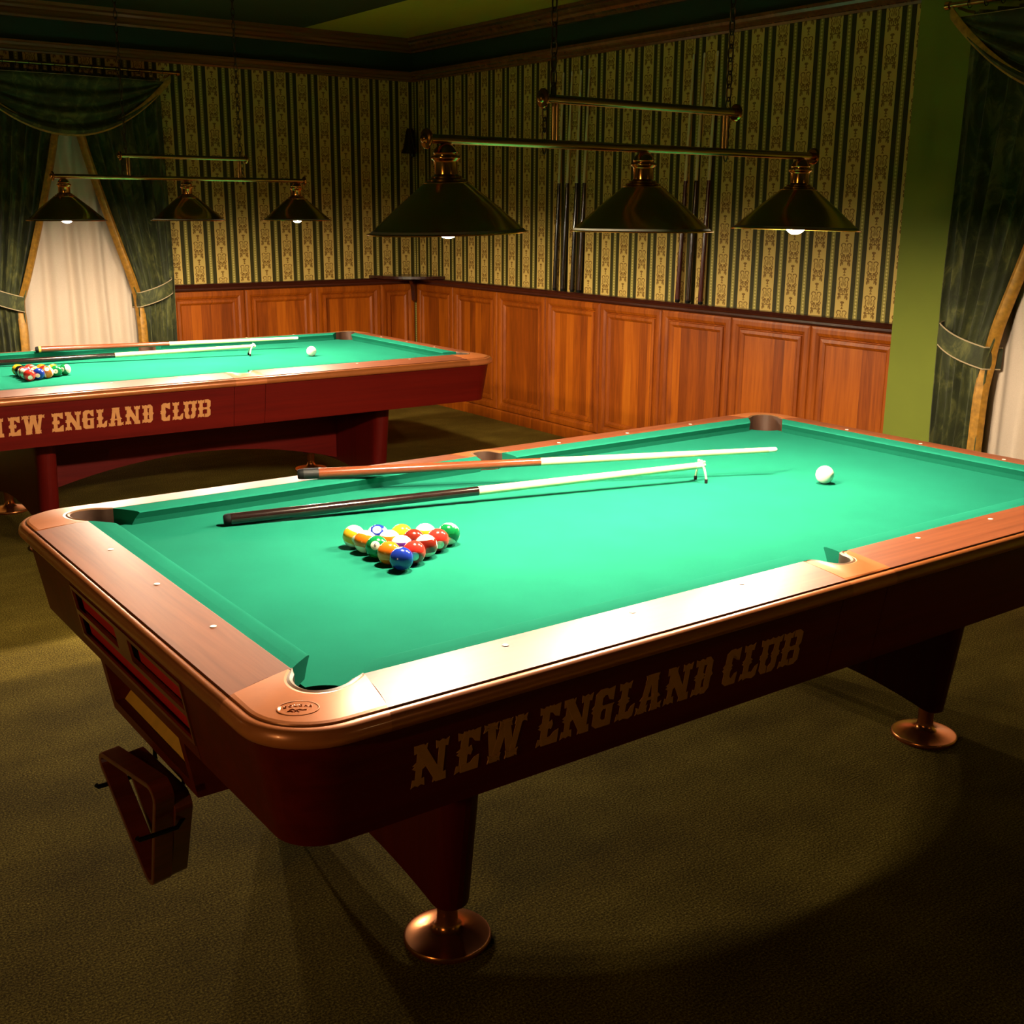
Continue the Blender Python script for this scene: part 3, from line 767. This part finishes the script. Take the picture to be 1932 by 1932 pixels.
def setup_cues(xf,which,cuepts,br0,br1,brl,brtop):
    g='sticks laid on the %s table'%which
    a,b,bz0,bz1=cuepts
    cue((*xf(*a),bz0),(*xf(*b),bz1),.0165,.0085,.487,MT['butt_brown'],'brown butted pool cue resting on the far rail of the %s table'%which,'cues on the tables',
        collar=(.045,'black' if which=='near' else 'tip') if which=='near' else (.012,'ochre'))
    T=bridge((*xf(*br0[:2]),br0[2]),(*xf(*br1[:2]),br1[2]),'black butted bridge stick with nickel spider head on the %s table'%which,'bridge sticks')
    bpy.context.view_layer.update()
    bridge_head(T,[(*xf(*q),BED) for q in brl],(*xf(*brtop[:2]),brtop[2]),None)
setup_cues(lambda x,y:(x,y),'near',((.588,1.352),(1.975,.716),.8395,.862),(.266,1.137,BED+.0175),(1.712,.782,.8315),[(1.7085,.8114),(1.6997,.7557)],(1.705,.785,.838))
setup_cues(t2xy,'far',((.629,1.262),(2.085,1.00),.8375,.840),(.245,1.115,BED+.0175),(1.735,.822,.8315),[(1.700,.852),(1.687,.796)],(1.722,.822,.838))
# seven cues standing on the dado cap against the wallpaper
cols=['butt_black','butt_black','butt_black','butt_black','butt_wine','butt_brown','butt_wine']
mats=[MT['butt_black'],plain('dark_brown_butt',(.03,.008,.004),.2,0,.6)]
ordn=['leftmost cue of the four standing against the striped wallpaper','second from left of the four cues against the striped wallpaper','third from left of the four cues against the striped wallpaper','rightmost cue of the four standing against the striped wallpaper',
      'left cue of the three standing behind the middle lamp shade','middle cue of the three standing behind the middle lamp shade','right cue of the three standing behind the middle lamp shade']
for i,(yb,yt) in enumerate(((4.828,4.789),(4.737,4.698),(4.630,4.602),(4.554,4.514),(3.577,3.545),(3.4825,3.457),(3.377,3.350))):
    cue((xR-.030,yb,1.0445),(xR-.0085,yt,2.500),.0165,.0065,.503,[mats[0],mats[0],mats[0],mats[1],MT['butt_wine'],mats[1],MT['butt_wine']][i],
        'black butted '+ordn[i] if i<4 else ('wine butted ' if i!=5 else 'dark brown butted ')+ordn[i],'cues standing against the wall')

# ------------------------------------------------------------------ lamps
RIM=.190
def make_lamp():
    T=empty('pool_lamp')
    # local origin: centre of the main bar; z=0 on the bar axis
    HW=.672
    MB().tube([(-HW,0,0),(0,0,0),(HW,0,0)],.0105,16).build('main_bar',MT['brass_bar'],T)
    MB().tube([(-.336,0,.106),(0,0,.106),(.336,0,.106)],.0105,16).build('upper_bar',MT['brass_bar'],T)
    for x,z in ((-HW,0),(HW,0),(-.336,.106),(.336,.106)):
        s=1 if x>0 else -1; mb=MB(); rows=[]
        for r,d in ((.0005,-.004),(.020,-.004),(.023,-.001),(.0235,.002),(.022,.004),(.012,.006),(.010,.011),(.006,.014),(.0005,.015)):
            rows.append([(x+s*d,r*math.cos(2*math.pi*k/24),z+r*math.sin(2*math.pi*k/24)) for k in range(24)])
        mb.grid(rows,closed=True); mb.build('end_disc',MT['brass'],T)
    for x in (-.298,.298):
        for dy in (-.0,):
            MB().tube([(x-.006,0,.0),(x-.006,0,.053),(x-.006,0,.106)],.0048,10).build('upright',MT['brass_bar'],T)
            MB().tube([(x+.006,0,.0),(x+.006,0,.053),(x+.006,0,.106)],.0048,10).build('upright',MT['brass_bar'],T)
    for x in (-.622,0,.622):
        z0=-.212
        mb=MB()
        prof=[(RIM,z0),(RIM+.0015,z0-.001),(RIM+.002,z0+.0012),(RIM-.001,z0+.0025),(RIM-.006,z0+.0035),(.120,z0+.060),(.056,z0+.112),(.054,z0+.1135)]
        mb.lathe(prof,64,(x,0,0))
        for i in range(len(mb.sm)): mb.sm[i]=True
        sh=mb.build('shade',MT['shade'],T)
        nk=MB()
        nk.lathe([(.054,z0+.111),(.0545,z0+.115),(.050,z0+.117),(.046,z0+.118),(.0455,z0+.122),(.041,z0+.124),(.037,z0+.125),(.0365,z0+.129),(.031,z0+.131),(.0275,z0+.134),
                  (.0275,z0+.160),(.0290,z0+.165),(.0335,z0+.168),(.0345,z0+.171),(.0335,z0+.174),(.0275,z0+.176),(.0275,z0+.180),(.0290,z0+.182),(.0275,z0+.185),(.025,z0+.190),(.019,z0+.197),(.009,z0+.203),(.0005,z0+.205)],40,(x,0,0))
        nk.build('neck',MT['brass'],sh)
        li=MB(); li.lathe([(RIM-.004,z0+.0022),(.118,z0+.058),(.052,z0+.109),(.0005,z0+.110)],64,(x,0,0)); li.build('shade_lining',MT['enamel'],sh)
        bz=z0+.019 if x!=0 else z0+.030
        bu=MB(); bu.lathe([(max(.0003,.032*math.sin(math.pi*k/14)),bz-.032*math.cos(math.pi*k/14)) for k in range(15)],20,(x,0,0)); bu.build('bulb',MT['bulb'],sh)
    return T
def chain(T,x,z0,z1):
    mb=MB(); p=.034; n=int((z1-z0)/p)
    for i in range(n+1):
        c=z0+p*(i+.3); rows=[]; fl=i%2
        for k in range(14):
            a=2*math.pi*k/14; uu=.0085*math.cos(a); vv=.0225*math.sin(a); ring=[]
            nrm=Vector((math.cos(a)/.0085,math.sin(a)/.0225)).normalized()
            for q in range(6):
                b_=2*math.pi*q/6; w_=.0022*math.cos(b_); t_=.0022*math.sin(b_)
                a1=uu+nrm.x*w_; a2=vv+nrm.y*w_
                ring.append((x+(a1 if fl else t_),(t_ if fl else a1),c+a2))
            rows.append(ring)
        mb.grid(rows,closed=True,ring=True)
    # loose slack loop beside the bar
    return mb.build('chain',MT['chain'],T)
def lamp_at(T,x,y,z,rz,label,tilt=True):
    T.location=(x,y,z); T.rotation_euler=(0,0,rz)
    for dx in (-.305,.305):
        c=chain(T,dx,.112,CEIL-z-.012)
        mb=MB(); mb.lathe([(.0005,CEIL-z-.030),(.012,CEIL-z-.026),(.034,CEIL-z-.010),(.040,CEIL-z-.001),(.0005,CEIL-z-.0005)],20,(dx,0,0)); mb.build('ceiling_rose',MT['chain'],T)
        # slack end of the chain hanging below the upper bar
        s=MB()
        for i in range(5):
            cc=.098-.026*i; rows=[]
            for k in range(12):
                a=2*math.pi*k/12; ring=[]
                for q in range(5):
                    b_=2*math.pi*q/5
                    ring.append((dx+(.015 if dx>0 else -.015)+((.0075+.002*math.cos(b_))*math.cos(a) if i%2 else .002*math.sin(b_)),((.002*math.sin(b_)) if i%2 else (.0075+.002*math.cos(b_))*math.cos(a))+.014,cc+(.018+.002*math.cos(b_))*math.sin(a)))
                rows.append(ring)
            s.grid(rows,closed=True,ring=True)
        s.build('chain_end',MT['chain'],T)
    # flex
    tag(T,label,'lamp','brass pool table lamps')
LP=make_lamp(); LP2=copy_tree(LP)
lamp_at(LP,1.2815,.635,1.7655,0,'brass three shade lamp hanging above the near pool table')
x,y=t2xy(1.317,.635); lamp_at(LP2,x,y,1.748,t2[2],'brass three shade lamp hanging above the far pool table by the window')
# slight individual tilt of the near shades
for c,t in zip([c for c in kids(LP) if c.name.startswith('shade')],(R(-1.8),R(0),R(1.6))):
    x0={0:-.622,1:0,2:.622}[[R(-1.8),R(0),R(1.6)].index(t)]
    Mx=Matrix.Translation((x0,0,-.01))@Matrix.Rotation(t,4,'Y')@Matrix.Translation((-x0,0,.01)); c.matrix_local=Mx

# ------------------------------------------------------------------ triangle racks on the hooks
def tri_rack(P1_,P2_,P3_,depth,label,inset=.0):
    P=[Vector(p) for p in (P1_,P2_,P3_)]; c=sum(P,Vector())/3
    n=(P[1]-P[0]).cross(P[2]-P[0]).normalized()
    if n.x>0: n=-n
    def outline(off):
        pts=[]
        for i in range(3):
            v=P[i]; d0=(P[i-1]-v).normalized(); d1=(P[(i+1)%3]-v).normalized(); b=(d0+d1).normalized()
            r=.030-off; cc=v+b*(.030/math.sin(R(30)))      # fillet centre
            n0=(-(cc-v)+d0*((cc-v).dot(d0))).normalized(); n1=(-(cc-v)+d1*((cc-v).dot(d1))).normalized()
            for k in range(7):
                t=k/6; q=(n0*(1-t)+n1*t).normalized(); pts.append(cc+q*r)
        return pts
    A=outline(0);B_=outline(.0125); e=n*depth/2; k=.002
    rows=[[p-e for p in A],[p-e+n*k*0 for p in A]]
    A2=outline(.002);B2=outline(.0105)
    rows=[[p-e*.93 for p in A],[p+e*.93 for p in A],[p+e for p in A2],[p+e for p in B2],[p+e*.93 for p in B_],[p-e*.93 for p in B_],[p-e for p in B2],[p-e for p in A2]]
    mb=MB(); mb.grid([[tuple(p) for p in r] for r in rows],closed=True,ring=True,smooth=False)
    o=mb.build('triangle_rack',MT['rack'],None,tuple(c)); tag(o,label,'ball rack','triangle racks hanging on the near table')
    return o
tri_rack((-.205,.753,.427),(-.182,.397,.471),(-.162,.539,.141),.044,'outer dark red wooden triangle rack on the near table hooks')
tri_rack((-.153,.735,.424),(-.140,.405,.428),(-.116,.566,.136),.040,'inner dark red wooden triangle rack hanging nearest the ball box')

# ------------------------------------------------------------------ corner shelf and unlit wall lamp
T=empty('corner_shelf',(xR,yL,1.045))
mb=MB(); Rs=.455; poly=[(0,0)]+[(-Rs*math.cos(math.pi/2*k/20),-Rs*math.sin(math.pi/2*k/20)) for k in range(21)]
poly=[(-.001,-.001)]+[(min(-.001,a),min(-.001,b)) for a,b in poly[1:]]
mb.prism(poly,lambda p,d:(p[0],p[1],d),0.001,.022); mb.build('shelf_board',MT['cap'],T)
mb=MB(); pr=[(0,0),(.16,0),(.15,-.03),(.10,-.06),(.075,-.12),(.060,-.19),(.0,-.21)]
dv=Vector((-1,-1,0)).normalized(); pv=Vector((1,-1,0)).normalized()
mb.prism(pr,lambda p,d:tuple(Vector((-.035,-.035,0))+dv*p[0]+pv*d+Vector((0,0,p[1]))),-.014,.014); mb.build('bracket',MT['cap'],T)
tag(T,'dark brown quarter round corner shelf above the wainscot','shelf')
T=empty('wall_lamp',(xR-.03,yL-.03,2.10))
dv=Vector((-1,-1,0)).normalized()
mb=MB(); mb.lathe([(.0005,-.10),(.022,-.09),(.030,-.03),(.026,.06),(.018,.11),(.0005,.13)],20,(-.02,-.02,0)); mb.build('back_plate',MT['sconce'],T)
mb=MB(); mb.tube([tuple(Vector((-.02,-.02,z))+dv*d) for d,z in ((0,-.02),(.06,-.05),(.11,-.03),(.12,.03))],.007,8); mb.build('arm',MT['sconce'],T)
c=Vector((-.02,-.02,0))+dv*.12
mb=MB(); mb.lathe([(.012,.12),(.020,.10),(.030,.04),(.044,-.03),(.062,-.07),(.060,-.07),(.040,-.02),(.0005,.05)],24,(c.x,c.y,.0)); mb.build('lamp_shade',MT['sconce'],T)
tag(T,'dark unlit metal wall lamp in the room corner','lamp')

# unseen globe lights, added for warm fill from left and behind the camera
def globemat(st):
    m,t,b=newmat('fill_globe_%d'%st); b.inputs['Base Color'].default_value=(1,1,1,1)
    b.inputs['Emission Color'].default_value=(1,.62,.24,1); b.inputs['Emission Strength'].default_value=st*GLOBE; return m
def fill_sconce(p,n,label,st):
    T=empty('fill_light',p); n=Vector(n)
    MB().tube([(0,0,0),tuple(n*.06+Vector((0,0,-.03))),tuple(n*.12+Vector((0,0,.02)))],.010,8).build('arm',MT['brass'],T)
    c=n*.12
    MB().lathe([(.0005,.02),(.040,.022),(.042,.028),(.012,.034)],20,(c.x,c.y,0)).build('cup',MT['brass'],T)
    MB().lathe([(.0005,.034)]+[(.040*math.sin(math.pi*k/12)+.0003,.124-.090*math.cos(math.pi*k/12)) for k in range(1,13)],20,(c.x,c.y,0)).build('globe',globemat(st),T)
    tag(T,label,'lamp','added fill lights')
fill_sconce((XW,3.9,1.95),(1,0,0),'unseen glass globe fill light added on the left hand wall',18)
fill_sconce((XW,-.9,1.60),(1,0,0),'second unseen glass globe fill light added on the left hand wall',230)
fill_sconce((2.4,YS,1.95),(0,1,0),'unseen glass globe fill light added on the wall behind the camera',26)
# ------------------------------------------------------------------ curtains
def curtain_set(F,c,side_list,which,wlab,floor=.02):
    # F(s,d,z): s along wall (right positive), d from wall
    def edges(z,sgn):
        outer=.665 if z>1.05 else lerp(.640,.665,max(0,(z-.02)/1.03))
        if z>2.07: inner=.06-.05*(z-2.07)/.4
        elif z>.97: t=(2.07-z)/1.10; inner=lerp(.07,.385,t**1.12)
        else: inner=lerp(.385,.395,(.97-z)/.95)
        return inner,outer
    for sgn in side_list:
        sd='left' if sgn<0 else 'right'
        T=empty('drape',F(c+sgn*.45,.10,floor))
        off=T.location.copy()
        rows=[];NZ=46;NS=72
        zs=[lerp(2.47,floor,i/NZ) for i in range(NZ+1)]
        def pt(z,s):
            i_,o_=edges(z,sgn); g=math.exp(-((z-1.0)/.35)**2)
            amp=lerp(.030,.012,g); ph=s*2*math.pi*7+.7*math.sin(z*2.1)
            d=.135+amp*math.sin(ph)+.010*math.sin(s*31+z*1.3)
            fan=1+.0*z
            ss=s+.012*math.sin(ph*1.0+1.2)
            return F(c+sgn*lerp(i_,o_,min(1,max(0,ss))),d,z)
        for z in zs: rows.append([pt(z,k/NS) for k in range(NS+1)])
        back=[[F(0,0,0)]]
        mb=MB(); mb.grid(rows)
        o=mb.build('fabric',MT['drape'],None,tuple(off)); o.parent=T; o.location=(0,0,0)
        md=o.modifiers.new('s','SOLIDIFY'); md.thickness=.004; md.offset=0
        # gold braid along the inner edge
        rows=[]
        for z in zs:
            if z>2.32: continue
            p0=pt(z,0); i_,o_=edges(z,sgn)
            wd=.042 if z>.97 else .05; g_=.034*math.exp(-((z-.95)/.10)**2)
            base=c+sgn*i_
            rows.append([F(base+sgn*(-.012),.148-g_,z),F(base+sgn*.004,.170-g_,z),F(base+sgn*wd*.6,.176-g_,z),F(base+sgn*wd,.166-g_,z),F(base+sgn*wd,.158-g_,z),F(base+sgn*.004,.160-g_,z),F(base+sgn*(-.012),.142-g_,z)])
        mb=MB(); mb.grid(rows,closed=True,capends=True); o=mb.build('gold_trim',MT['gold'],None,tuple(off)); o.parent=T; o.location=(0,0,0)
        # tie-back band with cream piping
        rows=[];P1_=[];P2_=[]
        for k in range(25):
            t=k/24; s=lerp(.672,.372,t); zc=1.085-.135*(t**.6) ; hb=.050
            d=.172+.036*math.sin(math.pi*min(1,t*1.02))
            if t<.12: d=.06+(.19-.06)*t/.12
            if t>.93: d=d-.10*(t-.93)/.07
            top=F(c+sgn*s,d,zc+hb*(1 if t>.1 else .6+4*t)); bot=F(c+sgn*s,d,zc-hb)
            rows.append([top,F(c+sgn*s,d+.007,zc),bot,F(c+sgn*s,d-.006,zc-hb),F(c+sgn*s,d-.006,zc+hb*.8)]); P1_.append(top);P2_.append(bot)
        mb=MB(); mb.grid(rows,closed=True,capends=True); tb=mb.build('tie_back',MT['drape'],None,tuple(off)); tb.parent=T; tb.location=(0,0,0)
        for PP in (P1_,P2_):
            mb=MB(); mb.tube(PP,.0035,6); q=mb.build('piping',MT['piping'],None,tuple(off)); q.parent=tb; q.location=(0,0,0)
        tag(T,'dark green velvet drape tied back with gold edge, %s side of the %s window'%(sd,wlab),'curtain','tied back velvet drapes')
    # swag
    T=empty('swag',F(c,.17,2.43)); off=T.location.copy()
    def sw(s,t):
        u=2*s-1; dep=.385*(1-abs(u)**2.0)+.0
        return F(c+u*.705,.205+.030*math.sin(t*math.pi*7)*(1-abs(u)**4)*(.3+.7*t)+.02*t,2.445-dep*t-.004*abs(u))
    rows=[[sw(k/48,t/40) for k in range(49)] for t in range(41)]
    mb=MB(); mb.grid(rows); o=mb.build('fabric',MT['drape'],None,tuple(off)); o.parent=T; o.location=(0,0,0)
    md=o.modifiers.new('s','SOLIDIFY'); md.thickness=.004; md.offset=0
    rows=[]
    for k in range(49):
        s=k/48;u=2*s-1; wdt=.048-.018*(1-abs(u))
        a=Vector(sw(s,1)); up=Vector((0,0,1))
        n_=Vector(F(0,1,0))-Vector(F(0,0,0))
        rows.append([tuple(a+n_*.010-up*.006),tuple(a+n_*.016+up*wdt*.5),tuple(a+n_*.012+up*wdt),tuple(a+n_*.006+up*wdt),tuple(a+n_*.003-up*.006)])
    mb=MB(); mb.grid(rows,closed=True,capends=True); o=mb.build('gold_trim',MT['gold'],None,tuple(off)); o.parent=T; o.location=(0,0,0)
    mb=MB(); mb.tube([sw(k/24,0) for k in range(25)],.003,6); o=mb.build('piping',MT['piping'],None,tuple(off)); o.parent=T; o.location=(0,0,0)
    tag(T,'dark green velvet swag with gold border across the top of the %s window'%wlab,'curtain','window swags')
    # rod
    T=empty('curtain_rod',F(c,.12,2.512)); off=T.location.copy()
    def par(mb,name,mat,p=None):
        o=mb.build(name,mat,None,tuple(off)); o.parent=p or T; o.location=(0,0,0); return o
    par(MB().tube([F(c-.80,.12,2.512),F(c,.12,2.512),F(c+.80,.12,2.512)],.012,12),'rod',MT['brass_bar'])
    for q in (-.80,.80):
        par(MB().tube([F(c+q-.012,.12,2.512),F(c+q-.01,.12,2.512),F(c+q+.01,.12,2.512),F(c+q+.012,.12,2.512)],[.012,.019,.019,.012],12),'finial',MT['brass'])
        z=c+q*.93; par(MB().tube([F(z,.0,2.49),F(z,.06,2.49),F(z,.12,2.498)],.007,8),'bracket',MT['brass'])
    for k in range(18):
        s=c-.69+1.38*k/17; pts=[F(s,.12+.017*math.cos(2*math.pi*j/10),2.508+.019*math.sin(2*math.pi*j/10)) for j in range(11)]
        par(MB().tube(pts,.002,5),'ring',MT['chain'])
    tag(T,'slim brass curtain rod with rings above the %s window'%wlab,'curtain rod','curtain rods')
    # sheer
    T=None; rows=[]
    NS=160
    for z in (2.44,2.0,1.5,1.0,.5,.03):
        r_=[]
        for k in range(NS+1):
            s=k/NS*1.24-.62
            d=.054+.019*math.sin(s*33+.5*math.sin(z)+2.2*math.sin(s*5.3))+.007*math.sin(s*77+1)
            r_.append(F(c+s+.010*math.sin(z*1.7+s*8)*(2.4-z),d,z))
        rows.append(r_)
    off=F(c,.055,.03)
    mb=MB(); mb.grid(rows); o=mb.build('sheer_curtain',MT['sheer'],None,off)
    md=o.modifiers.new('s','SOLIDIFY'); md.thickness=.002; md.offset=0
    tag(o,'pleated cream sheer curtain hanging in the %s window'%wlab,'curtain','sheer curtains')
curtain_set(WL,1.49,(-1,1),'1','far left')
curtain_set(WR,-.88,(-1,),'2','right hand')
